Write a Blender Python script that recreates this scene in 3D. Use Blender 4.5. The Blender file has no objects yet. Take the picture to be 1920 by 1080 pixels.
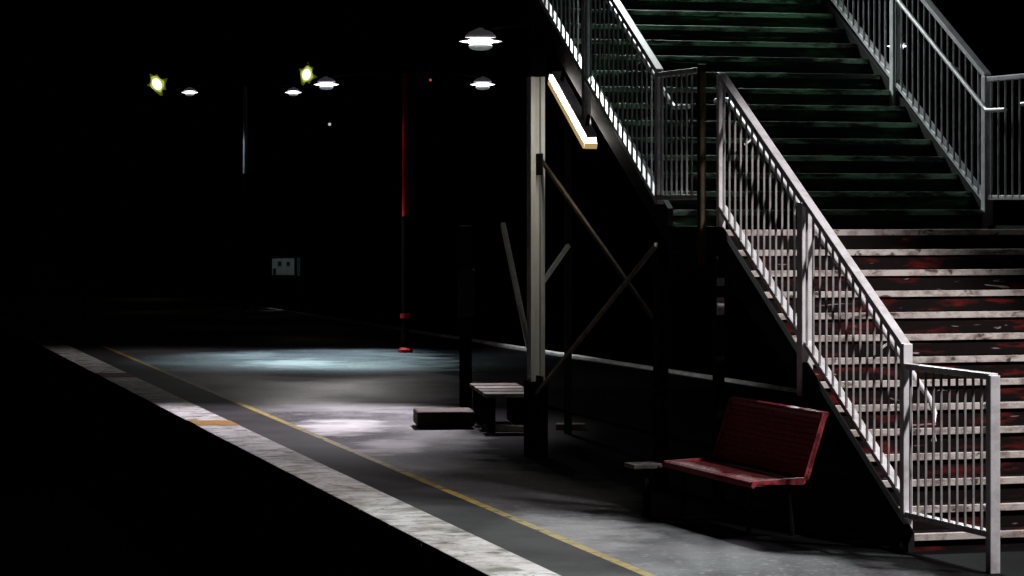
import bpy, bmesh, math, random
from mathutils import Vector, Matrix
random.seed(7)
S = bpy.context.scene
COL = S.collection
PI = math.pi

# ---------------------------------------------------------------- camera model
F, HOR, E = 5639.0, 386.0, 2.55          # focal length and horizon in 1920-px units, eye height
TH = 0.2973                              # heading of the stairs
C_, S_ = math.cos(TH), math.sin(TH)
SX, SY = 1.813, 25.84                    # foot point under the landing's left front corner
def gp(px, py, z=0.0):
    Y = F * (E - z) / (py - HOR)
    return Vector(((px - 960) / F * Y, Y, z))
def at(px, py, Y):
    return Vector(((px - 960) / F * Y, Y, E + (HOR - py) / F * Y))
def st(u, v, z):                         # stair frame -> world
    return Vector((SX + u * C_ - v * S_, SY + u * S_ + v * C_, z))

# ---------------------------------------------------------------- materials
def nodes(m):
    m.use_nodes = True
    nt = m.node_tree
    return nt, nt.nodes, nt.links
def mat(name, col, rough=0.6, metal=0.0, var=0.35, scale=6.0, stretch=(1, 1, 1), col2=None, lo=0.4, hi=0.65,
        bump=0.0, bscale=60.0, rvar=0.0, spec=0.5):
    """paint / stone / steel: base colour broken up by two layers of noise in world space"""
    m = bpy.data.materials.new(name)
    nt, N, L = nodes(m)
    b = N['Principled BSDF']
    b.inputs['Metallic'].default_value = metal
    b.inputs['Specular IOR Level'].default_value = spec
    geo = N.new('ShaderNodeNewGeometry')
    mp = N.new('ShaderNodeMapping'); mp.inputs['Scale'].default_value = stretch
    L.new(geo.outputs['Position'], mp.inputs['Vector'])
    n1 = N.new('ShaderNodeTexNoise'); n1.inputs['Scale'].default_value = scale; n1.inputs['Detail'].default_value = 6
    n1.inputs['Roughness'].default_value = 0.65
    L.new(mp.outputs[0], n1.inputs['Vector'])
    r1 = N.new('ShaderNodeMapRange'); r1.inputs[1].default_value = lo; r1.inputs[2].default_value = hi
    L.new(n1.outputs['Fac'], r1.inputs[0])
    mix = N.new('ShaderNodeMix'); mix.data_type = 'RGBA'
    c2 = col2 if col2 else tuple(c * (1 - var) for c in col)
    mix.inputs[6].default_value = (*col, 1); mix.inputs[7].default_value = (*c2, 1)
    L.new(r1.outputs[0], mix.inputs[0])
    L.new(mix.outputs[2], b.inputs['Base Color'])
    if rvar:
        rr = N.new('ShaderNodeMapRange'); rr.inputs[1].default_value = .35; rr.inputs[2].default_value = .65
        rr.inputs[3].default_value = max(.05, rough - rvar); rr.inputs[4].default_value = min(1, rough + rvar)
        n3 = N.new('ShaderNodeTexNoise'); n3.inputs['Scale'].default_value = scale * .37; n3.inputs['Detail'].default_value = 4
        L.new(mp.outputs[0], n3.inputs['Vector']); L.new(n3.outputs['Fac'], rr.inputs[0]); L.new(rr.outputs[0], b.inputs['Roughness'])
    else:
        b.inputs['Roughness'].default_value = rough
    if bump:
        n2 = N.new('ShaderNodeTexNoise'); n2.inputs['Scale'].default_value = bscale; n2.inputs['Detail'].default_value = 4
        L.new(mp.outputs[0], n2.inputs['Vector'])
        bp = N.new('ShaderNodeBump'); bp.inputs['Strength'].default_value = bump; bp.inputs['Distance'].default_value = .02
        L.new(n2.outputs['Fac'], bp.inputs['Height']); L.new(bp.outputs[0], b.inputs['Normal'])
    return m
def glow(name, col, strength):
    m = bpy.data.materials.new(name)
    nt, N, L = nodes(m)
    b = N['Principled BSDF']
    b.inputs['Base Color'].default_value = (.8, .8, .8, 1)
    b.inputs['Emission Color'].default_value = (*col, 1)
    b.inputs['Emission Strength'].default_value = strength
    return m

M = {}
M['asphalt'] = mat('asphalt', (.122, .115, .132), .62, scale=.55, col2=(.022, .021, .026), lo=.38, hi=.62, bump=.35, bscale=45, rvar=.22)
def add_patches(m, col, scale, lo, hi, stretch=None):
    nt, N, L = nodes(m); b = N['Principled BSDF']
    src = b.inputs['Base Color'].links[0].from_socket
    geo = N.new('ShaderNodeNewGeometry')
    n = N.new('ShaderNodeTexNoise'); n.inputs['Scale'].default_value = scale; n.inputs['Detail'].default_value = 3; n.inputs['Distortion'].default_value = .6
    mp = N.new('ShaderNodeMapping'); mp.inputs['Scale'].default_value = stretch or (1, 1, 1)
    L.new(geo.outputs['Position'], mp.inputs['Vector']); L.new(mp.outputs[0], n.inputs['Vector'])
    r = N.new('ShaderNodeMapRange'); r.inputs[1].default_value = lo; r.inputs[2].default_value = hi
    L.new(n.outputs['Fac'], r.inputs[0])
    mx = N.new('ShaderNodeMix'); mx.data_type = 'RGBA'; mx.inputs[7].default_value = (*col, 1)
    L.new(r.outputs[0], mx.inputs[0]); L.new(src, mx.inputs[6]); L.new(mx.outputs[2], b.inputs['Base Color'])
add_patches(M['asphalt'], (.27, .26, .275), .42, .56, .74)
add_patches(M['asphalt'], (.05, .046, .052), .9, .55, .72)
add_patches(M['asphalt'], (.22, .21, .22), 14.0, .56, .72)
def lamplit_spots(m, spots, col):
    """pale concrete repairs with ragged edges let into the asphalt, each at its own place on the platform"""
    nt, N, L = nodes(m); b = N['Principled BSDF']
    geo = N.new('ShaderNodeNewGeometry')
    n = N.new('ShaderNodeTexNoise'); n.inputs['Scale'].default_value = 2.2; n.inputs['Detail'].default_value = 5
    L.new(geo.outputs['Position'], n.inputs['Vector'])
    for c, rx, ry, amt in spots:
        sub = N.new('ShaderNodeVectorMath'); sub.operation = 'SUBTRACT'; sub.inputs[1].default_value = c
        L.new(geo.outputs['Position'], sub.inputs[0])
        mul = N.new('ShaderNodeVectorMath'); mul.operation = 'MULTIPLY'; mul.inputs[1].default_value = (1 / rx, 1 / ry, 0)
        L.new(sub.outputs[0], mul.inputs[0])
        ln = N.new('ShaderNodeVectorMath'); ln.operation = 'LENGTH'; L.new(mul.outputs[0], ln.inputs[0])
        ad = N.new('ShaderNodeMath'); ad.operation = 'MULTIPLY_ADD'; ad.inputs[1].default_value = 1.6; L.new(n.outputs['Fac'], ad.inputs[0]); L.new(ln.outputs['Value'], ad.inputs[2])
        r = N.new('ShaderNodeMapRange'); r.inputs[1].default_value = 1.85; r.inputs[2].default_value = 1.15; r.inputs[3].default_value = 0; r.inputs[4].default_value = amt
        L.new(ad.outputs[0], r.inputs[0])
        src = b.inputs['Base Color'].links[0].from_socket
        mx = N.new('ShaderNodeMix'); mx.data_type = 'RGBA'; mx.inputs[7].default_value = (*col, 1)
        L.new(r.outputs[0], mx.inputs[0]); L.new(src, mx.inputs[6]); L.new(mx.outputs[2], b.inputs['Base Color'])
lamplit_spots(M['asphalt'], [(gp(630, 801), .60, 1.5, 1.0), (gp(733, 836), .42, 1.1, .85), (gp(545, 681), .9, 1.3, .5), (gp(700, 760), 1.3, 2.2, .25), (gp(1060, 1000), .75, 1.5, .28)], (.80, .78, .81))  # light patches of the lamp pools, put into the base colour
M['tar'] = mat('fresh_tar', (.046, .042, .047), .75, scale=1.2, col2=(.018, .017, .020), bump=.3, bscale=50, spec=.3)
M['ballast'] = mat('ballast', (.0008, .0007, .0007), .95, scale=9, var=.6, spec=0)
M['coping'] = mat('coping_paint', (.80, .78, .79), .6, scale=2.6, stretch=(1, 1, 1), col2=(.36, .32, .27), lo=.44, hi=.66, bump=.2, bscale=70)
M['coping_dull'] = mat('kerb_paint', (.78, .80, .78), .6, scale=2.0, col2=(.3, .3, .28), lo=.45, hi=.7)
M['yellow'] = mat('yellow_paint', (.46, .33, .055), .6, scale=5, col2=(.2, .15, .04), lo=.42, hi=.7)
M['orange'] = mat('orange_paint', (.55, .27, .03), .6, scale=8, col2=(.3, .16, .05), lo=.45, hi=.7)
M['rust'] = mat('rust_stain', (.10, .022, .012), .8, scale=8, col2=(.16, .07, .04))
M['wall'] = mat('platform_wall', (.09, .085, .08), .9, scale=3, var=.5, bump=.3)
M['rail'] = mat('galvanised_rail', (.72, .70, .735), .4, metal=.1, scale=7, col2=(.45, .43, .445), lo=.45, hi=.7)
M['baluster'] = mat('baluster_paint', (.27, .255, .26), .5, scale=9, col2=(.15, .135, .135), lo=.42, hi=.68)
M['baluster_dark'] = mat('baluster_dark', (.26, .27, .275), .5, scale=9, col2=(.13, .135, .14))
M['stringer'] = mat('dark_steel', (.016, .014, .015), .8, scale=4, var=.5, spec=.08)
M['riser'] = mat('red_riser', (.006, .0035, .0035), .8, scale=2.2, stretch=(1, 1, 5), col2=(.15, .011, .009), lo=.53, hi=.74, bump=.2, spec=.1)
M['nosing'] = mat('worn_nosing', (.50, .445, .42), .6, scale=6.5, stretch=(1, 1, 1.6), col2=(.17, .125, .11), lo=.46, hi=.66, bump=.2)
M['riser_green'] = mat('green_riser', (.003, .0045, .0035), .7, scale=1.9, stretch=(.8, .8, 4), col2=(.030, .12, .040), lo=.49, hi=.68, spec=.2)
M['nosing_green'] = mat('mossy_nosing', (.27, .46, .31), .6, scale=3.4, stretch=(.6, .6, 2.6), col2=(.003, .006, .0035), lo=.42, hi=.55)  # green base colour broken up by near-black noise
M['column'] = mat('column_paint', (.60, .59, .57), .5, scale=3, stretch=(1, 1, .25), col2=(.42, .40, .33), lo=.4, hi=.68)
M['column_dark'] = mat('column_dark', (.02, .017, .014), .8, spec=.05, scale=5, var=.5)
M['brace'] = mat('brace_paint', (.42, .38, .33), .5, scale=6, col2=(.22, .18, .12))
M['brace_brown'] = mat('brace_brown', (.055, .038, .018), .7, scale=6, col2=(.025, .016, .008), spec=.2)
M['brace_pale'] = mat('brace_pale', (.82, .82, .80), .4, scale=6, col2=(.6, .62, .58))
M['bench'] = mat('maroon_paint', (.33, .042, .056), .4, scale=22, col2=(.085, .007, .010), lo=.4, hi=.66, bump=.3, bscale=90)
M['bench_leg'] = mat('bench_leg', (.006, .005, .005), .7, spec=.1)
M['timber'] = mat('weathered_timber', (.085, .05, .02), .8, scale=3, stretch=(4, 1, 4), col2=(.02, .011, .005), bump=.3)
M['pale_slat'] = mat('pale_slat', (.20, .19, .17), .8, scale=4, col2=(.07, .06, .045))
M['concrete'] = mat('concrete', (.13, .125, .11), .85, scale=5, col2=(.07, .06, .05), bump=.3)
M['dark'] = mat('dark_paint', (.004, .0035, .0035), .9, scale=4, spec=0)
M['red_pole'] = mat('red_pole_paint', (.34, .005, .006), .6, scale=4, col2=(.2, .004, .004), spec=.15)
M['blue_pole'] = mat('grey_pole_paint', (.42, .50, .54), .45, scale=4, col2=(.30, .38, .42))
M['pole'] = mat('pole_paint', (.006, .006, .006), .8, spec=.03)
M['housing'] = mat('lamp_housing', (.12, .11, .13), .5)
M['board'] = mat('board_paint', (.46, .48, .46), .6, scale=6, col2=(.33, .36, .33))
M['teal_board'] = mat('teal_board_paint', (.05, .20, .17), .6, scale=5, col2=(.02, .09, .08))
M['print'] = mat('dark_print', (.05, .02, .015), .7)
M['lens'] = glow('lamp_lens', (1.0, .97, 1.0), 2.6)
M['lens_dim'] = glow('lamp_lens_dim', (.92, 1.0, 1.0), 1.2)
M['lens_sodium'] = glow('sodium_core', (1.0, .98, .60), 4.0)
M['lens_sodium_rim'] = glow('sodium_globe', (.62, .72, .10), .62)  # soft inner glow round the sodium bulb, imitated by emission
M['lens_sodium_bowl'] = glow('sodium_bowl', (.5, .6, .03), .08)  # dim outer flare round the sodium bulb, imitated by emission
M['lens_red'] = glow('signal_red', (1.0, .14, .04), .40)
M['tube'] = glow('fluorescent_tube', (1.0, .96, .86), 28.0)
M['tube_side'] = glow('fluorescent_diffuser', (1.0, .70, .26), .42)
M['lantern'] = glow('lantern_glass', (.9, .82, .95), .022)  # faint emission imitating the bloom above the lens
M['drip'] = glow('drip_bowl_glass', (.8, 1.0, .95), .10)  # faint emission imitating the bloom below the lens
M['lens_far'] = glow('far_lamp', (.8, .85, .7), .55)

add_patches(M['coping'], (.17, .15, .125), 3.6, .53, .70)
add_patches(M['coping'], (.10, .09, .08), 16.0, .62, .70)
add_patches(M['yellow'], (.035, .03, .025), 7.0, .58, .64)
add_patches(M['riser'], (.34, .27, .25), 3.2, .68, .73, (.9, .9, 7))
add_patches(M['nosing'], (.05, .03, .025), 5.0, .60, .66, (1.2, 1.2, 2))
add_patches(M['riser_green'], (.16, .26, .18), 3.0, .66, .72, (.5, .5, 9))
M['tar_black'] = M['asphalt'].copy(); M['tar_black'].name = 'tar_apron'  # asphalt copy darkened to paint in the shade round the stairs
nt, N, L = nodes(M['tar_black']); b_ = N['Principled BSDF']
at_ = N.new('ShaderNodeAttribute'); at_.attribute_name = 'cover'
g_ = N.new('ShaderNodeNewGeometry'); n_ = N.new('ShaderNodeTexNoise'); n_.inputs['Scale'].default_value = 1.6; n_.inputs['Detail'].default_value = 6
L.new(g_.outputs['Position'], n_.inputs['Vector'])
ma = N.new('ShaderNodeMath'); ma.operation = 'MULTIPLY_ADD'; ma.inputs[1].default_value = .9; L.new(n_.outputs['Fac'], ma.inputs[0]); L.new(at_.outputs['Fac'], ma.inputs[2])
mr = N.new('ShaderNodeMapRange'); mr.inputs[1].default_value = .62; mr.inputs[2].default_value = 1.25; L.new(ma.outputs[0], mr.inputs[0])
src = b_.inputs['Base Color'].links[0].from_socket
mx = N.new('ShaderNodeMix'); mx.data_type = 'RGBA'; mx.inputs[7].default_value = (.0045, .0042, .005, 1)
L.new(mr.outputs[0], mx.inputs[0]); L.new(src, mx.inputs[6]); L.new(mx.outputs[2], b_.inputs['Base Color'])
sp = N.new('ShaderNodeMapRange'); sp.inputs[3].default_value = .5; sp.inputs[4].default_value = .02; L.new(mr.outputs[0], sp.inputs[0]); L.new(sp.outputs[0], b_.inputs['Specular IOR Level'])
# ---------------------------------------------------------------- mesh helpers
def box(bm, a, b, mtx=None):
    x0, y0, z0 = a; x1, y1, z1 = b
    vs = [bm.verts.new(p) for p in ((x0,y0,z0),(x1,y0,z0),(x1,y1,z0),(x0,y1,z0),(x0,y0,z1),(x1,y0,z1),(x1,y1,z1),(x0,y1,z1))]
    for f in ((0,3,2,1),(4,5,6,7),(0,1,5,4),(1,2,6,5),(2,3,7,6),(3,0,4,7)):
        bm.faces.new([vs[i] for i in f])
    if mtx:
        for v in vs: v.co = mtx @ v.co
def bar(bm, p, q, w, h=None, up=Vector((0, 0, 1))):
    """square bar between two points"""
    p, q = Vector(p), Vector(q); h = h or w
    d = (q - p).normalized()
    s = d.cross(up)
    if s.length < 1e-4: s = d.cross(Vector((0, 1, 0)))
    s.normalize(); t = s.cross(d).normalized()
    vs = []
    for c in (p, q):
        for a, b in ((-1,-1),(1,-1),(1,1),(-1,1)):
            vs.append(bm.verts.new(c + s * a * w / 2 + t * b * h / 2))
    for f in ((3,2,1,0),(4,5,6,7),(0,1,5,4),(1,2,6,5),(2,3,7,6),(3,0,4,7)):
        bm.faces.new([vs[i] for i in f])
def tube(bm, pts, r, n=10, r2=None):
    pts = [Vector(p) for p in pts]; rings = []
    for i, p in enumerate(pts):
        d = (pts[min(i+1, len(pts)-1)] - pts[max(i-1, 0)]).normalized()
        a = d.cross(Vector((0, 0, 1)))
        if a.length < 1e-3: a = d.cross(Vector((0, 1, 0)))
        a.normalize(); b = a.cross(d)
        rad = r if r2 is None else r + (r2 - r) * i / (len(pts) - 1)
        rings.append([bm.verts.new(p + (a * math.cos(2*PI*k/n) + b * math.sin(2*PI*k/n)) * rad) for k in range(n)])
    for A, B in zip(rings, rings[1:]):
        for k in range(n): bm.faces.new((A[k], A[(k+1) % n], B[(k+1) % n], B[k]))
    bm.faces.new(rings[0][::-1]); bm.faces.new(rings[-1])
def lathe(bm, prof, n=20, c=(0, 0, 0), sx=1, sy=1):
    c = Vector(c); rings = []
    for r, z in prof:
        r = max(r, .001)
        rings.append([bm.verts.new(c + Vector((r*sx*math.cos(2*PI*k/n), r*sy*math.sin(2*PI*k/n), z))) for k in range(n)])
    for A, B in zip(rings, rings[1:]):
        for k in range(n): bm.faces.new((A[k], A[(k+1) % n], B[(k+1) % n], B[k]))
    bm.faces.new(rings[0][::-1]); bm.faces.new(rings[-1])
def prism(bm, poly, axis_vec):
    """closed outline swept along a vector"""
    a = [bm.verts.new(p) for p in poly]; b = [bm.verts.new(Vector(p) + Vector(axis_vec)) for p in poly]
    n = len(poly)
    bm.faces.new(a[::-1]); bm.faces.new(b)
    for i in range(n): bm.faces.new((a[i], a[(i+1) % n], b[(i+1) % n], b[i]))
def obj(name, bm, m, parent=None, bevel=0.0, smooth=False, loc=None):
    bmesh.ops.recalc_face_normals(bm, faces=bm.faces)
    me = bpy.data.meshes.new(name); bm.to_mesh(me); bm.free()
    me.materials.append(m)
    if smooth:
        for p in me.polygons: p.use_smooth = True
    o = bpy.data.objects.new(name, me); COL.objects.link(o)
    if parent: o.parent = parent
    if loc is not None: o.location = loc
    if bevel:
        b = o.modifiers.new('bevel', 'BEVEL'); b.width = bevel; b.segments = 2; b.limit_method = 'ANGLE'
    if smooth:
        es = o.modifiers.new('edges', 'EDGE_SPLIT'); es.split_angle = math.radians(40)
    return o
def thing(name, label, cat, loc=(0, 0, 0), rz=0, group=None):
    o = bpy.data.objects.new(name, None); COL.objects.link(o)
    o.location = loc; o.rotation_euler = (0, 0, rz); o.empty_display_size = .2
    o['label'] = label; o['category'] = cat
    if group: o['group'] = group
    return o
def tag(o, label, cat, group=None):
    o['label'] = label; o['category'] = cat
    if group: o['group'] = group
    return o
def struct(name, bm, m, **k):
    o = obj(name, bm, m, **k); o['kind'] = 'structure'; return o
def copy(o, parent, loc=None):
    c = o.copy(); COL.objects.link(c); c.parent = parent
    if loc is not None: c.location = loc
    return c
def spot(parent, loc, target, power, half, blend=.5, col=(1, 1, 1), size=.12):
    l = bpy.data.lights.new('lamp_beam', 'SPOT'); l.energy = power; l.color = col
    l.spot_size = 2 * math.radians(half); l.spot_blend = blend; l.shadow_soft_size = size
    o = bpy.data.objects.new('lamp_beam', l); COL.objects.link(o)
    o.parent = parent; o.location = loc
    o.rotation_euler = (Vector(target) - Vector(loc)).to_track_quat('-Z', 'Y').to_euler()
    return o

# ---------------------------------------------------------------- ground, platform
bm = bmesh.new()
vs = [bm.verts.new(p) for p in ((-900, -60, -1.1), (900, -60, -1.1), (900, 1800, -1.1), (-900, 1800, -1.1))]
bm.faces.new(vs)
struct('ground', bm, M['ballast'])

def LX(Y): return -.17 - .247 * (Y - 20.7)               # outer edge of the platform on the left
RA, RB = gp(640, 600), gp(1250, 695)
def RX(Y): return RB.x + (RA.x - RB.x) * (Y - RB.y) / (RA.y - RB.y)
Y0, Y1 = 6.0, 84.0
def strip(Ya, Yb, fa, fb, z0, z1):
    bm = bmesh.new()
    prism(bm, [(fa(Ya), Ya, z0), (fb(Ya), Ya, z0), (fb(Yb), Yb, z0), (fa(Yb), Yb, z0)], (0, 0, z1 - z0))
    return bm
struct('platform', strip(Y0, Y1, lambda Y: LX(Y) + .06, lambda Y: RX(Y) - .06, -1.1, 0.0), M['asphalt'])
bm = bmesh.new()                                          # white coping slabs with open joints, slightly over the wall
Y = Y0
while Y < Y1:
    Yn = min(Y + 1.2, Y1)
    w = .50
    prism(bm, [(LX(Y + .006), Y + .006, -.10), (LX(Y + .006) + w, Y + .006, -.10), (LX(Yn - .006) + w, Yn - .006, -.10), (LX(Yn - .006), Yn - .006, -.10)], (0, 0, .112))
    Y = Yn
struct('platform_edge_coping', bm, M['coping'], bevel=.008)
struct('edge_strip', strip(Y0, Y1, lambda Y: LX(Y) + .503, lambda Y: LX(Y) + 1.077, .0, .004), M['tar'])
struct('yellow_line', strip(Y0, Y1, lambda Y: LX(Y) + 1.08, lambda Y: LX(Y) + 1.165, .0, .004), M['yellow'])
bm = bmesh.new(); Y = 30.0
while Y < Y1:
    Yn = Y + 1.5
    prism(bm, [(RX(Y + .03) - .16, Y + .03, -.1), (RX(Y + .03), Y + .03, -.1), (RX(Yn - .03), Yn - .03, -.1), (RX(Yn - .03) - .16, Yn - .03, -.1)], (0, 0, .135))
    Y = Yn
struct('platform_back_kerb', bm, M['coping_dull'], bevel=.008)
for py, m, d in ((795, 'orange', .75), (705, 'rust', 1.1)):
    Yc = gp(300, py).y
    o = struct('edge_paint_mark', strip(Yc - d / 2, Yc + d / 2, lambda Y: LX(Y) + .004, lambda Y: LX(Y) + .497, .0125, .0165), M[m])

bm = bmesh.new()                                          # near-black sheet that paints shade on the ground round the stairs
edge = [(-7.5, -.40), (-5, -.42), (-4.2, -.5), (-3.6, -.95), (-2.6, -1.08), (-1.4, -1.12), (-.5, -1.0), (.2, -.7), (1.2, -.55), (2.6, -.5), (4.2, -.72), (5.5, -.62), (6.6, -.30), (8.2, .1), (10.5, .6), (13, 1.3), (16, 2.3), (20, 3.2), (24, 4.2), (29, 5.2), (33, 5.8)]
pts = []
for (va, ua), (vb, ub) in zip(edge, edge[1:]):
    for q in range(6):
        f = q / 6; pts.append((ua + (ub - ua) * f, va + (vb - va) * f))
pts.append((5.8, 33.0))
lay = bm.verts.layers.float.new('cover')                  # the shade tone fades out over a metre at its outer edge
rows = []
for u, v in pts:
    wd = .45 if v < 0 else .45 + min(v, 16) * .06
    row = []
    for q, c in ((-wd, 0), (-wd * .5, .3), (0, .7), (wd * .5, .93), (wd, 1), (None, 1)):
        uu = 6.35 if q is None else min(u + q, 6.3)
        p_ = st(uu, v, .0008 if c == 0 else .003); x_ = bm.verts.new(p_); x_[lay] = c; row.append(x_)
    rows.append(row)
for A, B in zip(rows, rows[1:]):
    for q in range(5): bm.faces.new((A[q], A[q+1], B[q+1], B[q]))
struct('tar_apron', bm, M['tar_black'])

# ---------------------------------------------------------------- the footbridge staircase
R, G, ZL, V1 = .17, .2984, 2.34, 1.277
UL, UR = -.12, 3.12
stair = thing('footbridge_staircase', 'tall two flight steel footbridge staircase with grey barred railings and worn white step edges', 'staircase', (SX, SY, 0), TH)
def nose(v): return ZL + v * R / G                         # nosing line of the lower flight
def nose2(v): return ZL + R + (v - V1) * R / G             # of the upper flight
W0, W1 = .012, 3.1
def step_bm():                                              # origin at the nosing, bullnose tread over a set back riser
    bm = bmesh.new()
    prism(bm, [(W0, .0, 0), (W0, 0, -.045), (W0, .022, -.05), (W0, .022, -R), (W0, .05, -R), (W0, .05, -.05), (W0, G + .02, -.05), (W0, G + .02, -.003), (W0, .06, -.003), (W0, .06, 0)], (W1 - W0, 0, 0))
    return bm
def nose_bm():
    bm = bmesh.new(); e = .003
    prism(bm, [(W0 - .002, -e, e), (W0 - .002, -e, -.047), (W0 - .002, .004, -.047), (W0 - .002, .004, -.001), (W0 - .002, .055, -.001), (W0 - .002, .055, e)], (W1 - W0 + .004, 0, 0))
    return bm
first = None
for k in range(1, 14):
    loc = (0, -k * G, ZL - k * R)
    if first is None:
        first = obj('step', step_bm(), M['riser'], stair, loc=loc)
        fn = obj('nosing_strip', nose_bm(), M['nosing'], first, bevel=.006)
    else:
        s = copy(first, stair, loc); copy(fn, s)
gfirst = None
for k in range(1, 19):
    loc = (0, V1 + (k - 1) * G, ZL + k * R)
    if gfirst is None:
        gfirst = obj('step', step_bm(), M['riser_green'], stair, loc=loc)
        gn = obj('nosing_strip', nose_bm(), M['nosing_green'], gfirst, bevel=.006)
    else:
        s = copy(gfirst, stair, loc); copy(gn, s)
# landing with its first white nosing and the riser below it
bm = bmesh.new(); box(bm, (W0, 0, ZL - .20), (W1, V1 + .05, ZL - .004)); 
landing = obj('landing', bm, M['riser'], stair)
copy(fn, landing, (0, 0, ZL))
bm = bmesh.new()
for v in (.12, V1 - .05): bar(bm, (-.02, v, ZL - .31), (W1, v, ZL - .31), .09, .20)
beam = obj('landing_beam', bm, M['stringer'], landing)
for u in (.03, .30, .40):
    bm = bmesh.new(); lathe(bm, [(.018, -.012), (.018, .012)], 6)
    for vv in bm.verts: vv.co = Matrix.Rotation(PI/2, 4, 'X') @ vv.co
    obj('bolt', bm, M['rail'], landing, loc=(u, .066, ZL - .31))
# stringers
def stringer(u, va, vb, fn_, top, depth, name='stringer'):
    bm = bmesh.new()
    prism(bm, [(u, va, fn_(va) + top), (u, vb, fn_(vb) + top), (u, vb, fn_(vb) + top - depth), (u, va, max(.0, fn_(va) + top - depth))], (.05, 0, 0))
    return obj(name, bm, M['stringer'], stair)
for u in (-.045, 3.105):
    stringer(u, -13 * G - .02, 0, nose, .03, .33)
    stringer(u, V1 - .02, V1 + 17 * G + .3, nose2, .03, .33)
    bm = bmesh.new(); box(bm, (u, .0, ZL - .22), (u + .05, V1 - .02, ZL + .03)); obj('landing_edge', bm, M['stringer'], stair)

# railings ---------------------------------------------------------
HT, HB = 1.31, .175
n_bal = 0
def baluster_proto(h):
    bm = bmesh.new(); box(bm, (-.008, -.008, 0), (.008, .008, h)); return bm
def railing(u, runs, posts, name='railing', matr='rail', count=True, limit=999, mb='baluster'):
    """runs: (va, za_top, za_bot, vb, zb_top, zb_bot); posts: (v, z0, z1, w)"""
    global n_bal
    bm = bmesh.new()
    for va, ta, ba, vb, tb, bb in runs:
        bar(bm, (u, va, ta), (u, vb, tb), .075, .045)
        bar(bm, (u + .004, va, ba), (u + .004, vb, bb), .075, .045)
    rl = obj(name, bm, M[matr], stair, bevel=.006)
    for v, z0, z1, w in posts:
        bm = bmesh.new(); box(bm, (u - w/2 - .004, v - w/2, z0), (u + w/2 - .004, v + w/2, z1))
        obj('post', bm, M[matr], rl, bevel=.005)
    rest = bmesh.new(); nrest = 0
    for va, ta, ba, vb, tb, bb in runs:
        n = int(abs(vb - va) / .130); proto = None; du = -.028
        for i in range(1, n):
            t = i / n; v = va + (vb - va) * t
            if any(abs(v - p[0]) < p[3] / 2 + .03 for p in posts): continue
            zb = ba + (bb - ba) * t; zt = ta + (tb - ta) * t
            if count and n_bal < 100 and i <= limit:
                n_bal += 1
                if proto is None: proto = obj('baluster', baluster_proto(zt - zb), M[mb], rl, loc=(u + du, v, zb))
                else: copy(proto, rl, (u + du, v, zb))
            else:
                box(rest, (u + du - .008, v - .008, zb), (u + du + .008, v + .008, zt)); nrest += 1
    if nrest:
        o = obj('balusters', rest, M[mb], rl); o['kind'] = 'stuff'
    else: rest.free()
    return rl
LT, LB = ZL + 1.385, ZL + .285                              # landing rails
VE, VP = -3.77, -5.21                                       # end post, free standing post
railing(0.0,
    [(VE, nose(VE) + HT, nose(VE) + HB, .04, nose(.04) + HT, nose(.04) + HB),
     (VP, 1.365, .27, VE, 1.365, .27)],
    [(VE, 0, nose(VE) + HT + .03, .074), (-1.83, nose(-1.83) - .27, nose(-1.83) + HT - .03, .10), (.04, ZL - .25, nose(.04) + HT + .02, .062), (VP, 0, 1.375, .076)])
bm = bmesh.new(); box(bm, (-.15, .17, ZL - .3), (-.09, .235, LT + .05)); obj('corner_post', bm, M['brace_brown'], stair, bevel=.005)
railing(UL, [(.236, LT, LB, V1, LT, LB), (V1, nose2(V1) + HT - .06, nose2(V1) + HB - .1, V1 + 15.5*G, nose2(V1 + 15.5*G) + HT, nose2(V1 + 15.5*G) + HB)],
    [(V1, LB - .06, LT + .03, .066), (3.34, nose2(3.34) - .36, nose2(3.34) + HT, .075), (5.7, nose2(5.7) - .3, nose2(5.7) + HT, .07)], limit=28, mb='baluster_dark')
railing(UR, [(V1, LT, LB, -.02, LT, LB), (V1, nose2(V1) + HT - .06, nose2(V1) + HB - .1, V1 + 15.5*G, nose2(V1 + 15.5*G) + HT, nose2(V1 + 15.5*G) + HB)],
    [(V1, ZL - .2, LT + .03, .085), (3.34, nose2(3.34) - .2, nose2(3.34) + HT, .085), (5.7, nose2(5.7) - .3, nose2(5.7) + HT, .07), (-.02, ZL - .2, LT, .07)], limit=20, mb='baluster_dark')
railing(UR, [(VE, nose(VE) + HT, nose(VE) + HB, -.1, nose(-.1) + HT, nose(-.1) + HB)],
    [(VE, 0, nose(VE) + HT, .068), (-1.83, nose(-1.83) - .27, nose(-1.83) + HT, .07)], count=False)
# tubular handrails on brackets inside the railings
def handrail(pts, brackets, u_out):
    bm = bmesh.new(); tube(bm, pts, .021, 10)
    for i, (a, b) in enumerate(brackets): bar(bm, a, b, .014)
    return obj('handrail', bm, M['rail'], stair, smooth=True)
hh = 1.07
for u, uo in ((.085, 0), (UR - .085, UR)):
    va, vb = -4.0, .1
    handrail([(u, -4.06, nose(va) + hh - .30), (u, -4.075, nose(va) + hh - .1), (u, va, nose(va) + hh), (u, vb, nose(vb) + hh), (u, vb + .3, nose(vb) + hh)],
             [((u, v, nose(v) + hh), (uo, v, nose(v) + hh - .06)) for v in (-3.3, -1.83, -.5)], uo)
for u, uo in ((UL + .085, UL), (UR - .085, UR)):
    va, vb = V1 - .12, 5.8
    zz = nose2(va) + hh - .08
    pts = [(u, va - .42, zz - .005), (u, va - .04, zz), (u, va + .02, zz + .03), (u, vb, nose2(vb) + hh)]
    handrail(pts, [((u, v, nose2(v) + hh - .03), (uo, v, nose2(v) + hh - .09)) for v in (1.9, 3.34, 4.6)], uo)
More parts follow.
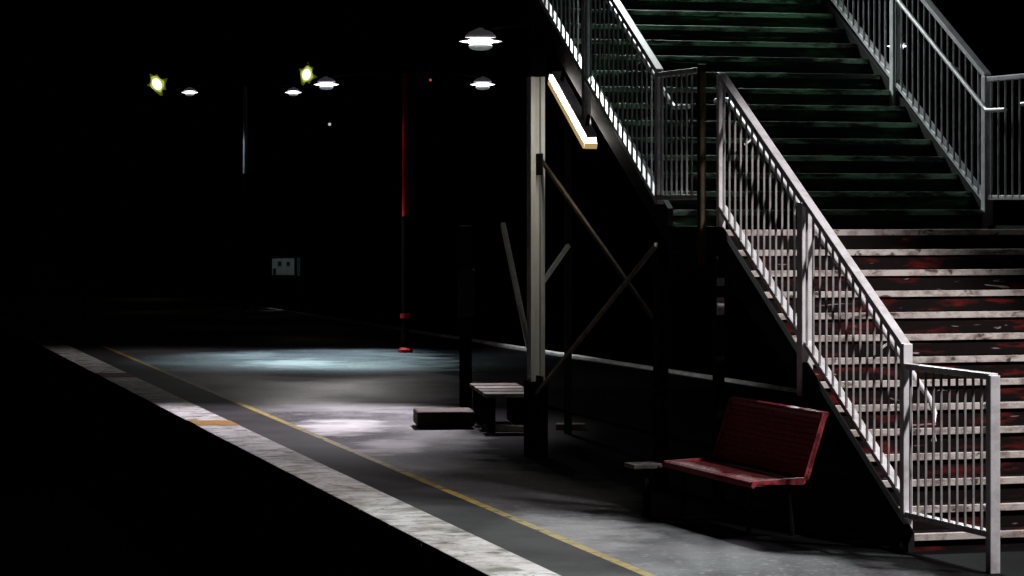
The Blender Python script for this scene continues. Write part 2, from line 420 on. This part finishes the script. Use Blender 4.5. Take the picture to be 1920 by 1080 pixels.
# columns and bracing under the flights
def hcol(u, v, z0, z1, b=.15, d=.15, t=.022, m='column'):
    bm = bmesh.new()
    box(bm, (u - b/2, v - d/2, z0), (u - b/2 + t*2, v + d/2, z1))
    box(bm, (u + b/2 - t*2, v - d/2, z0), (u + b/2, v + d/2, z1))
    box(bm, (u - b/2 + t*2, v - t, z0), (u + b/2 - t*2, v + t, z1))
    return obj('support_column', bm, M[m], stair, bevel=.004)
VC = 4.97
hc = hcol(UL, VC, .75, 3.86)
bm = bmesh.new(); box(bm, (UL - .09, VC - .09, 3.861), (UL + .09, VC + .09, nose2(VC) - .30)); obj('column_head', bm, M['dark'], hc, bevel=.01)  # upper column boxed in black to paint its unlit top
bm = bmesh.new(); box(bm, (UL - .10, VC - .10, 0), (UL + .10, VC + .10, .77)); obj('column_base', bm, M['dark'], hc, bevel=.01)  # black box painting the column's fade into shade at the ground
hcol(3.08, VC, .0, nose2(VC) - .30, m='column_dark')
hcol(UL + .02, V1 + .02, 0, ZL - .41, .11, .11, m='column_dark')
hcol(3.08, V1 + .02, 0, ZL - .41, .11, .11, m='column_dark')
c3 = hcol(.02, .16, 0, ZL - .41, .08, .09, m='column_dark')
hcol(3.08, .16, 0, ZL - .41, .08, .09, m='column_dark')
for z0, z1 in ((1.86, 2.02), (1.61, 1.76)):
    bm = bmesh.new(); box(bm, (-.015, .095, z0), (.05, .113, z1)); obj('plate', bm, M['brace_pale'], c3, bevel=.003)  # pale plates standing in for light patches on the column
def brace(a, b, w=.035, m='brace', h=None):
    bm = bmesh.new(); bar(bm, a, b, w, h or w * 1.3); return obj('cross_brace', bm, M[m], stair)
brace((UL - .03, V1, 2.20), (UL - .03, VC, .60), .03)
brace((UL + .03, V1, 1.42), (UL + .03, VC, 3.05), .03, 'brace_brown')
for v_, z_ in ((VC - .13, .72), (V1 + .12, 2.12), (VC - .12, 2.97)):
    bm = bmesh.new(); box(bm, (UL - .007, v_ - .11, z_ - .11), (UL + .007, v_ + .11, z_ + .11)); obj('gusset', bm, M['column_dark'], stair, bevel=.004)
# rear trestle of the bridge: thin column, its ties
inv = Matrix.Rotation(-TH, 4, 'Z') @ Matrix.Translation((-SX, -SY, 0))
def loc(p): return inv @ Vector(p)
brace(loc(at(943, 420, 32.4)), loc(at(991, 650, 31.2)), .05, 'brace_pale', .05)
brace(loc(at(1066, 460, 33.4)), loc(at(1010, 540, 33.0)), .035, 'brace_pale')
p = loc(at(1065, 600, 33.6)); hcol(p.x, p.y, 0, 5.1, .07, .07, .012, m='column_dark')
# bridge deck the stairs climb to (above the frame)
zt = ZL + 18 * R
bm = bmesh.new(); box(bm, (-9, V1 + 17*G + .32, zt - .3), (9, V1 + 17*G + 3.0, zt)); obj('bridge_deck', bm, M['stringer'], stair, bevel=.01)

# fluorescent batten slung under the upper flight's outer edge
va, vb = 3.09, 4.20
za, zb = 3.15, 3.81
t = thing('fluorescent_light', 'glowing fluorescent light batten slung under the upper stair flight', 'light', st(UL - .04, (va + vb)/2, (za + zb)/2), TH)
o0 = Vector((UL - .04, (va + vb)/2, (za + zb)/2))
a, b = Vector((UL - .04, va, za)) - o0, Vector((UL - .04, vb, zb)) - o0
nrm = Vector((0, -(zb - za), vb - va)).normalized(); X8 = Vector((.064, 0, 0))
bm = bmesh.new(); bar(bm, a + nrm * .071, b + nrm * .071, .10, .03); obj('housing', bm, M['rail'], t, bevel=.005)
bm = bmesh.new(); bar(bm, a, b, .115, .095); obj('diffuser', bm, M['tube'], t, bevel=.02)
d = (b - a).normalized()
bm = bmesh.new(); bar(bm, a - d * .022 - nrm*.02, a - d * .002 - nrm*.02, .12, .06); obj('end_cap', bm, M['tube_side'], t)
bm = bmesh.new(); bar(bm, b + d * .002, b + d * .05, .14, .09); obj('end_cap', bm, M['housing'], t)
bm = bmesh.new(); bar(bm, a - nrm * .03 - X8, b - nrm * .03 - X8, .012, .06); obj('side_lens', bm, M['tube_side'], t)
for f in (.15, .85):
    bm = bmesh.new(); q = a.lerp(b, f); bar(bm, q + nrm * .087, q + nrm * .20, .03); obj('bracket', bm, M['stringer'], t)

# ---------------------------------------------------------------- benches
bench = thing('bench', 'maroon painted metal bench beside the dark underside of the stairs', 'bench', st(-.9, -2.93, 0), TH)
L = 1.98
def ribbed(a, b, n, depth, thick, front, back):
    """cross-section of a sheet between two points with n shallow ribs on its upper face"""
    a, b = Vector((a[0], 0, a[1])), Vector((b[0], 0, b[1])); d = (b - a); nn = Vector((-d.z, 0, d.x)).normalized()
    up = []
    for q in range(n):
        for f, h in ((.08, 0), (.2, 1), (.75, 1), (.88, 0)):
            up.append(a + d * ((q + f) / n) + nn * depth * h)
    return [Vector((x, 0, z)) for x, z in front] + up + [Vector((x, 0, z)) for x, z in back] + [b - nn * thick, a - nn * thick]
bm = bmesh.new()                                             # ribbed seat with a rolled front lip
prism(bm, ribbed((.045, .452), (.43, .440), 8, .009, .014, [(.02, .405), (.0, .425), (.012, .452), (.03, .463)], [(.445, .455), (.45, .445)]), (0, L, 0))
seat = obj('seat', bm, M['bench'], bench)
bm = bmesh.new()                                             # ribbed back with a rolled top edge
prism(bm, ribbed((.462, .475), (.600, .925), 11, .009, .014, [(.468, .462), (.455, .466)], [(.598, .945), (.606, .968), (.632, .978), (.642, .956), (.622, .935)]), (0, L, 0))
obj('backrest', bm, M['bench'], bench)
for f in (.02, L - .02):
    bm = bmesh.new()
    for a, b in (((.01, f, .44), (.45, f, .46)), ((.45, f, .46), (.61, f, .96))): bar(bm, a, b, .028, .045)
    obj('side_frame', bm, M['bench'], bench, bevel=.004)
for f in (.25, L - .25):
    bm = bmesh.new()
    tube(bm, [(.08, f, 0.012), (.10, f, .40), (.40, f, .42), (.44, f, .0)], .022, 8)
    box(bm, (.02, f - .05, 0), (.5, f + .05, .012)); obj('leg', bm, M['bench_leg'], bench)
bm = bmesh.new()
for yy in (.18, .98, 1.8):
    for zz in (.62, .86):
        x = .452 + (zz - .47) * .37 + .02
        bm2 = Matrix.Translation((x - .02, yy, zz))
        lathe(bm, [(.010, 0), (.012, .006), (.004, .012)], 8)
        for vtx in bm.verts[-24:]: vtx.co = bm2 @ (Matrix.Rotation(-PI/2, 4, 'Y') @ vtx.co)
obj('rivet', bm, M['rail'], bench)

bm = bmesh.new(); box(bm, (-.24, 1.985, .395), (.03, 2.25, .43)); box(bm, (-.03, 1.96, .405), (.06, 1.986, .425)); o = obj('end_shelf', bm, M['concrete'], bench, bevel=.006); o['label'] = 'pale grey shelf at the far end of the bench'
bm = bmesh.new(); box(bm, (-.12, 2.06, 0), (-.07, 2.12, .394)); obj('leg', bm, M['bench_leg'], bench)

def slat_bench(name, label, p, w, n, mats, h=.44, rz=0, depth=.5):
    t = thing(name, label, 'bench', (p.x, p.y, 0), rz)
    for i in range(n):
        y = -depth/2 + depth * (i + .5) / n
        bm = bmesh.new(); box(bm, (-w/2, y - depth/n*.38, h - .045), (w/2, y + depth/n*.38, h)); obj('slat', bm, M[mats[i % len(mats)]], t, bevel=.006)
    for s in (-1, 1):
        bm = bmesh.new(); box(bm, (s*w*.36 - .03, -depth/2, 0), (s*w*.36 + .03, depth/2, h - .05)); obj('leg', bm, M['dark'], t, bevel=.004)
    return t
p = gp(940, 728, .44); slat_bench('slatted_bench', 'small slatted timber bench behind the pale stair column', p, .56, 4, ['pale_slat', 'timber', 'pale_slat', 'timber'], depth=2.2, rz=.1)
p = gp(832, 768, .20)
t = thing('timber_block', 'low weathered timber block beside the foot of the dark signpost', 'block', (p.x, p.y, 0), .1)
bm = bmesh.new(); box(bm, (-.33, -.35, .03), (.33, .35, .20)); obj('block', bm, M['timber'], t, bevel=.02)
bm = bmesh.new(); box(bm, (-.30, -.26, 0), (.30, .26, .029)); obj('skid', bm, M['dark'], t)
for px, py, wpx, lab, mm in ((948, 797, 88, 'pale weathered timber sleeper lying left of the stair column foot', 'pale_slat'), (1070, 794, 54, 'short brown timber sleeper lying right of the stair column foot', 'timber')):
    p = gp(px, py, .07); w = wpx * p.y / F
    bm = bmesh.new(); box(bm, (-w/2, -.11, 0), (w/2, .11, .07))
    o = obj('timber_sleeper', bm, M[mm], bevel=.012); o.location = (p.x, p.y, 0); o.rotation_euler = (0, 0, -.03)
    tag(o, lab, 'timber')
# dark signpost in front of the lamp pool
p = gp(873, 765)
t = thing('signpost', 'dark unlit signpost standing before the pool of lamplight', 'signpost', (p.x, p.y, 0), .2)
bm = bmesh.new(); box(bm, (-.075, -.04, 0), (.075, .04, 2.3)); obj('post', bm, M['dark'], t, bevel=.008)
bm = bmesh.new(); box(bm, (-.11, -.055, 1.15), (.11, -.042, 1.75)); obj('plate', bm, M['column_dark'], t, bevel=.004)

# ---------------------------------------------------------------- lamps
def head(parent, x, z, sgn, L=.5, lens='lens', w=.22):
    """cut-off lantern on the end of an arm: a flattened bowl over a bright lens"""
    k = L / .5
    bm = bmesh.new(); lathe(bm, [(.03, .17*k), (.07*k, .15*k), (.15*k, .115*k), (.19*k, .075*k), (.20*k, .045*k), (.14*k, .042*k)], 24, (x, 0, z), 1, .5)
    h = obj('lantern', bm, M['lantern'], parent, smooth=True)
    prof = [(.175*k*math.cos(a), .050*k*math.sin(a) - .005) for a in [PI/2 - PI*i/14 for i in range(15)]]
    bm = bmesh.new(); lathe(bm, prof, 24, (x, 0, z), 1, .5)
    obj('lens', bm, M[lens], h, smooth=True)
    bm = bmesh.new(); lathe(bm, [(.10*k, .020), (.22*k, .010), (.275*k, .0), (.22*k, -.014), (.10*k, -.022)], 24, (x, 0, z - .004), 1, .5)
    obj('rim', bm, M[lens], h, smooth=True)  # thin bright disc imitating the sideways flare of the lamp
    bm = bmesh.new(); lathe(bm, [(.14*k, -.045*k), (.155*k, -.062*k), (.14*k, -.092*k), (.10*k, -.112*k), (.03*k, -.12*k)], 24, (x, 0, z), 1, .5)
    obj('drip_bowl', bm, M['drip'], h, smooth=True)  # glowing shell added as the halo under the lens
def lamp_post(name, label, base, height, arms, m, r=.07, L=.5, lens='lens', rz=0, group=None, band=None, shade_sleeve=0):
    t = thing(name, label, 'lamp post', base, rz, group)
    bm = bmesh.new(); tube(bm, [(0, 0, shade_sleeve), (0, 0, height)], r, 14, r2=r * .8); obj('pole', bm, m, t, smooth=True)
    if shade_sleeve:
        bm = bmesh.new(); tube(bm, [(0, 0, .32), (0, 0, shade_sleeve + .02)], r * 1.12, 14); obj('sleeve', bm, M['dark'], t, smooth=True)  # black shell painting the unlit lower part of the pole
    bm = bmesh.new(); lathe(bm, [(r*2.2, 0), (r*2.2, .05), (r*1.5, .085), (r*1.3, .09)], 14); obj('base', bm, band or m, t, smooth=True)
    bm = bmesh.new(); lathe(bm, [(r*1.35, .091), (r*1.35, .3), (r*1.2, .33)], 14); obj('boss', bm, M['dark'], t, smooth=True)
    for x, z in arms:
        s = 1 if x > 0 else -1
        bm = bmesh.new(); tube(bm, [(0, 0, height - .06), (x * .35, 0, z + .21), (x * .75, 0, z + .18), (x * .98, 0, z + .13)], .03, 8); obj('arm', bm, M['pole'], t, smooth=True)
        head(t, x, z, s, L, lens)
    return t
# twin armed red post and twin armed grey post down the platform
b = gp(760, 661); k = b.y / F
A1, A2 = -148 * k, 145 * k; zl = E + (HOR - 158) * k
t = lamp_post('lamp_post', 'red lamp post with two arms and white lamps, midway down the platform', b, zl + .2, [(A1, zl), (A2, zl)], M['red_pole'], .058, .40, 'lens', shade_sleeve=2.35)
spot(t, (A1, 0, zl - .16), (A1 + .3, -1.6, 0), 1900, 39, .75, (.62, .93, 1.0), .1)
spot(t, (A2, 0, zl - .16), (A2 + 2.9, .5, 0), 800, 40, .9, (.95, 1.0, .97), .1)
spot(t, (A1 * .8, 0, zl - .16), (-.2, 0, 2.8), 26, 45, .8, (1, .7, .65), .1)
spot(t, (A1, 0, zl - .16), (A1 - 1.5, -3.4, 0), 300, 66, .9, (1.0, .95, .93), .1)
bm = bmesh.new(); lathe(bm, [(.09, .6), (.09, .68)], 14); obj('collar', bm, M['red_pole'], t)
b = gp(460, 588); k = b.y / F
A1, A2 = -104 * k, 90 * k; zl = E + (HOR - 173) * k
t = lamp_post('lamp_post', 'slim grey lamp post with two arms of white lamps, farthest down the platform', b, zl + .15, [(A1, zl), (A2, zl)], M['blue_pole'], .055, .36, 'lens', shade_sleeve=3.3)
spot(t, (A2, 0, zl - .18), (-5.38 - b.x, 73 - b.y, 1.1), 110, 9, .6, (.8, .95, 1.0), .1)
spot(t, (A1, 0, zl - .18), (-.06, 0, 3.7), 110, 16, .7, (.8, .95, 1.0), .1)
# single arm lamp whose pole stands behind the stair column
Yb = 38.6; b = at(1004, 500, Yb); b.z = 0; k = Yb / F; zl = E + (HOR - 77) * k
t = lamp_post('lamp_post', 'single arm lamp post with the largest white lamp, just behind the stair column', b, zl + .28, [(-103 * k, zl)], M['pole'], .06, .50, 'lens')
spot(t, (-103 * k, 0, zl - .16), (-2.9, -3.0, 0), 2300, 38, .85, (1.0, .93, 1.0), .1)
spot(t, (-103 * k, 0, zl - .16), (2.2, 9.5, 0), 480, 32, .9, (1.0, .98, .95), .1)
# lamp glimpsed through the right hand railing of the upper flight
Yb = 54; b = at(1727, 500, Yb); b.z = -1.1; k = Yb / F; zl = E + (HOR - 86) * k + 1.1
t = lamp_post('lamp_post', 'small white lamp on an arm glimpsed through the right upper railing', b, zl + .2, [(-44 * k, zl)], M['pole'], .05, .36, 'lens')
# two sodium street lamps far beyond the station, and two pinpoints
for px, py, Yb, lab in ((295, 158, 120, 'yellow green street lamp far off, leftmost of the distant lights'), (575, 140, 128, 'yellow green street lamp far off, above the pair of white lamps')):
    b = at(px, py, Yb)
    t = thing('street_lamp', lab, 'street lamp', (b.x, b.y, -1.1), 0, 'distant yellow street lamps')
    zz = b.z + 1.1
    bm = bmesh.new(); tube(bm, [(.5, .6, 0), (.5, .6, zz + .3)], .09, 10, r2=.06); obj('pole', bm, M['pole'], t, smooth=True)
    bm = bmesh.new(); tube(bm, [(.5, .6, zz + .25), (.2, .3, zz + .5), (0, 0, zz + .42)], .04, 8); obj('arm', bm, M['pole'], t, smooth=True)
    bm = bmesh.new(); lathe(bm, [(.05, .44), (.20, .36), (.33, .16), (.37, .0), (.31, -.2), (.18, -.36), (.05, -.42)], 36)
    tilt = Matrix.Translation((0, 0, zz)) @ Matrix.Rotation(-.55 if px < 400 else .2, 4, 'Y')
    for v in bm.verts:
        a_ = math.atan2(v.co.z, v.co.x); f_ = .92 + .24 * math.cos(7 * a_ + .4) + .10 * math.cos(4 * a_ + 1.1) + .08 * math.cos(11 * a_)
        v.co = tilt @ Vector((v.co.x * f_, v.co.y * .3 + .1, v.co.z * f_))
    obj('bowl', bm, M['lens_sodium_bowl'], t, smooth=True)  # wavy outline shaped to imitate a star flare
    bm = bmesh.new(); lathe(bm, [(.05, .34), (.17, .26), (.27, .08), (.28, -.04), (.22, -.2), (.05, -.32)], 18)
    for v in bm.verts:
        a_ = math.atan2(v.co.z, v.co.x); f_ = 1 + .08 * math.cos(7 * a_ + .4) + .06 * math.cos(4 * a_ + 1.1)
        v.co = tilt @ Vector((v.co.x * .95 * f_, v.co.y * .3 - .06, v.co.z * f_))
    obj('globe', bm, M['lens_sodium_rim'], t, smooth=True)  # second shell imitating the softer glow inside the flare
    bm = bmesh.new(); bmesh.ops.create_uvsphere(bm, u_segments=14, v_segments=8, radius=.19)
    for v in bm.verts: v.co = tilt @ (Vector((v.co.x * .85, v.co.y * .6, v.co.z * 1.2)) + Vector((0, -.12, 0)))
    obj('bulb', bm, M['lens_sodium'], t, smooth=True)
for px, py, Yb, r, m, nm, lab, cat in ((618, 233, 140, .065, 'lens_far', 'yard_lamp', 'tiny pale yard lamp beneath the pair of white lamps', 'lamp'), (807, 150, 130, .055, 'lens_red', 'signal_light', 'tiny red signal light on a mast left of the large lamp', 'signal')):
    b = at(px, py, Yb)
    t = thing(nm, lab, cat, (b.x, b.y, -1.1))
    zz = b.z + 1.1
    bm = bmesh.new(); tube(bm, [(0, .25, 0), (0, .25, zz + .4)], .06, 8); obj('mast', bm, M['pole'], t)
    bm = bmesh.new(); box(bm, (-.2, .0, zz - .25), (.2, .2, zz + .3)); obj('hood', bm, M['dark'], t, bevel=.02)
    bm = bmesh.new(); lathe(bm, [(r*1.1, 0), (r, .05), (r*.4, .09)], 12)
    for v in bm.verts: v.co = Matrix.Rotation(PI/2, 3, 'X') @ v.co + Vector((0, 0, zz))
    obj('lens', bm, M[m], t)
# added stand-ins for unseen lamps: one mast right of the stairs, one on deck
def mast(label, u, v, z0, height, arm_u, target, power, half, blend, col, lens):
    b = st(u, v, z0)
    t = thing('floodlight_mast', label, 'floodlight', b, TH)
    bm = bmesh.new(); tube(bm, [(0, 0, 0), (0, 0, height)], .08, 14, r2=.06); obj('pole', bm, M['pole'], t, smooth=True)
    bm = bmesh.new(); tube(bm, [(0, 0, height - .1), (arm_u * .5, 0, height), (arm_u, 0, height)], .04, 10); obj('arm', bm, M['pole'], t, smooth=True)
    h = obj('lantern', (lambda q: (box(q, (arm_u - .16, -.2, height - .14), (arm_u + .16, .2, height - .04)), q)[1])(bmesh.new()), M['housing'], t, bevel=.01)
    obj('lens', (lambda q: (box(q, (arm_u - .14, -.18, height - .155), (arm_u + .14, .18, height - .141)), q)[1])(bmesh.new()), M[lens], h)
    spot(t, (arm_u, 0, height - .2), (target[0] - u, target[1] - v, target[2] - z0), power, half, blend, col, .3)
mast('tall floodlight mast standing before the stairs and shining up the lower flight', 4.4, -8.0, 0, 8.5, -.8, (-1.0, -1.75, 0), 6300, 20.5, .25, (1.0, .95, .94), 'lens_dim')
mast('greenish floodlight on a short mast standing on the bridge deck', 2.4, 6.9, zt, 2.4, -.4, (1.45, 3.5, 4.2), 4000, 24.5, .45, (.90, 1.0, .97), 'lens_dim')

# ---------------------------------------------------------------- small things at the far end of the platform
Yb = 73.0; k = Yb / F
p = at(537, 500, Yb); zc = p.z
t = thing('notice_board', 'pale notice board on a dark frame beyond the grey lamp post', 'notice board', (p.x, p.y, 0), 0)
bm = bmesh.new(); box(bm, (-27*k, -.02, zc - 16*k), (15*k, .02, zc + 16*k)); obj('panel', bm, M['board'], t, bevel=.01)
bm = bmesh.new(); box(bm, (-16*k, -.03, zc + 2*k), (-9*k, -.0225, zc + 10*k)); box(bm, (0*k, -.03, zc + 2*k), (7*k, -.0225, zc + 9*k)); box(bm, (-25*k, -.03, zc - 14*k), (-19*k, -.0225, zc - 3*k)); obj('print', bm, M['print'], t)
bm = bmesh.new(); box(bm, (20*k, -.04, 0), (26*k, .04, zc - 17*k)); obj('post', bm, M['dark'], t)
bm = bmesh.new(); box(bm, (20*k, -.042, zc - 16.9*k), (26*k, .042, zc + 16.9*k)); obj('upright', bm, M['teal_board'], t)
bm = bmesh.new(); box(bm, (-76*k, -.04, 0), (-72*k, .04, zc + 18*k)); obj('post', bm, M['dark'], t)
bm = bmesh.new(); box(bm, (-76*k, -.03, zc + 17*k), (26*k, .03, zc + 20*k)); obj('top_rail', bm, M['column_dark'], t)
p = at(85, 505, 76); k = 76 / F
t = thing('sign_board', 'dim teal sign board at the far left end of the platform', 'sign', (p.x, p.y, 0))
bm = bmesh.new(); box(bm, (-24*k, -.02, p.z - 16*k), (20*k, .02, p.z + 16*k)); obj('panel', bm, M['teal_board'], t, bevel=.01)
for x in (-18*k, 14*k):
    bm = bmesh.new(); box(bm, (x - .03, .022, 0), (x + .03, .08, p.z + 16*k)); obj('post', bm, M['dark'], t)
p = gp(54, 612)
t = thing('end_railing', 'low dark railing across the far left end of the platform', 'railing', p)
k = p.y / F
bm = bmesh.new(); bar(bm, (0, 0, .42), (92*k, 1.0, .42), .05); bar(bm, (0, 0, .85), (92*k, 1.0, .85), .05); obj('rail', bm, M['teal_board'], t)
for f in (0, .33, .67, 1):
    bm = bmesh.new(); bar(bm, (92*k*f, f, 0), (92*k*f, f, .87), .055, up=Vector((0, 1, 0))); obj('post', bm, M['teal_board'], t)

# ---------------------------------------------------------------- world: night
w = bpy.data.worlds.new('World'); S.world = w; w.use_nodes = True
N, Lk = w.node_tree.nodes, w.node_tree.links
sky = N.new('ShaderNodeTexSky'); sky.sky_type = 'NISHITA'; sky.sun_disc = False
sky.sun_elevation = math.radians(-12); sky.sun_rotation = math.radians(200)
bg = N['Background']; bg.inputs['Strength'].default_value = .05
Lk.new(sky.outputs[0], bg.inputs[0])

cam = bpy.data.cameras.new('Camera'); co = bpy.data.objects.new('Camera', cam); COL.objects.link(co)
co.location = (0, 0, E); co.rotation_euler = (PI/2, 0, 0)
cam.sensor_width = 36; cam.lens = F / 1920 * 36; cam.shift_y = -(540 - HOR) / 1920
cam.clip_end = 4000; cam.clip_start = .1
S.camera = co
S.view_settings.view_transform = 'Standard'; S.view_settings.look = 'None'
S.view_settings.gamma = 1; S.view_settings.exposure = 0; S.view_settings.use_curve_mapping = False
S.cycles.max_bounces = 6
S.cycles.sample_clamp_indirect = 3
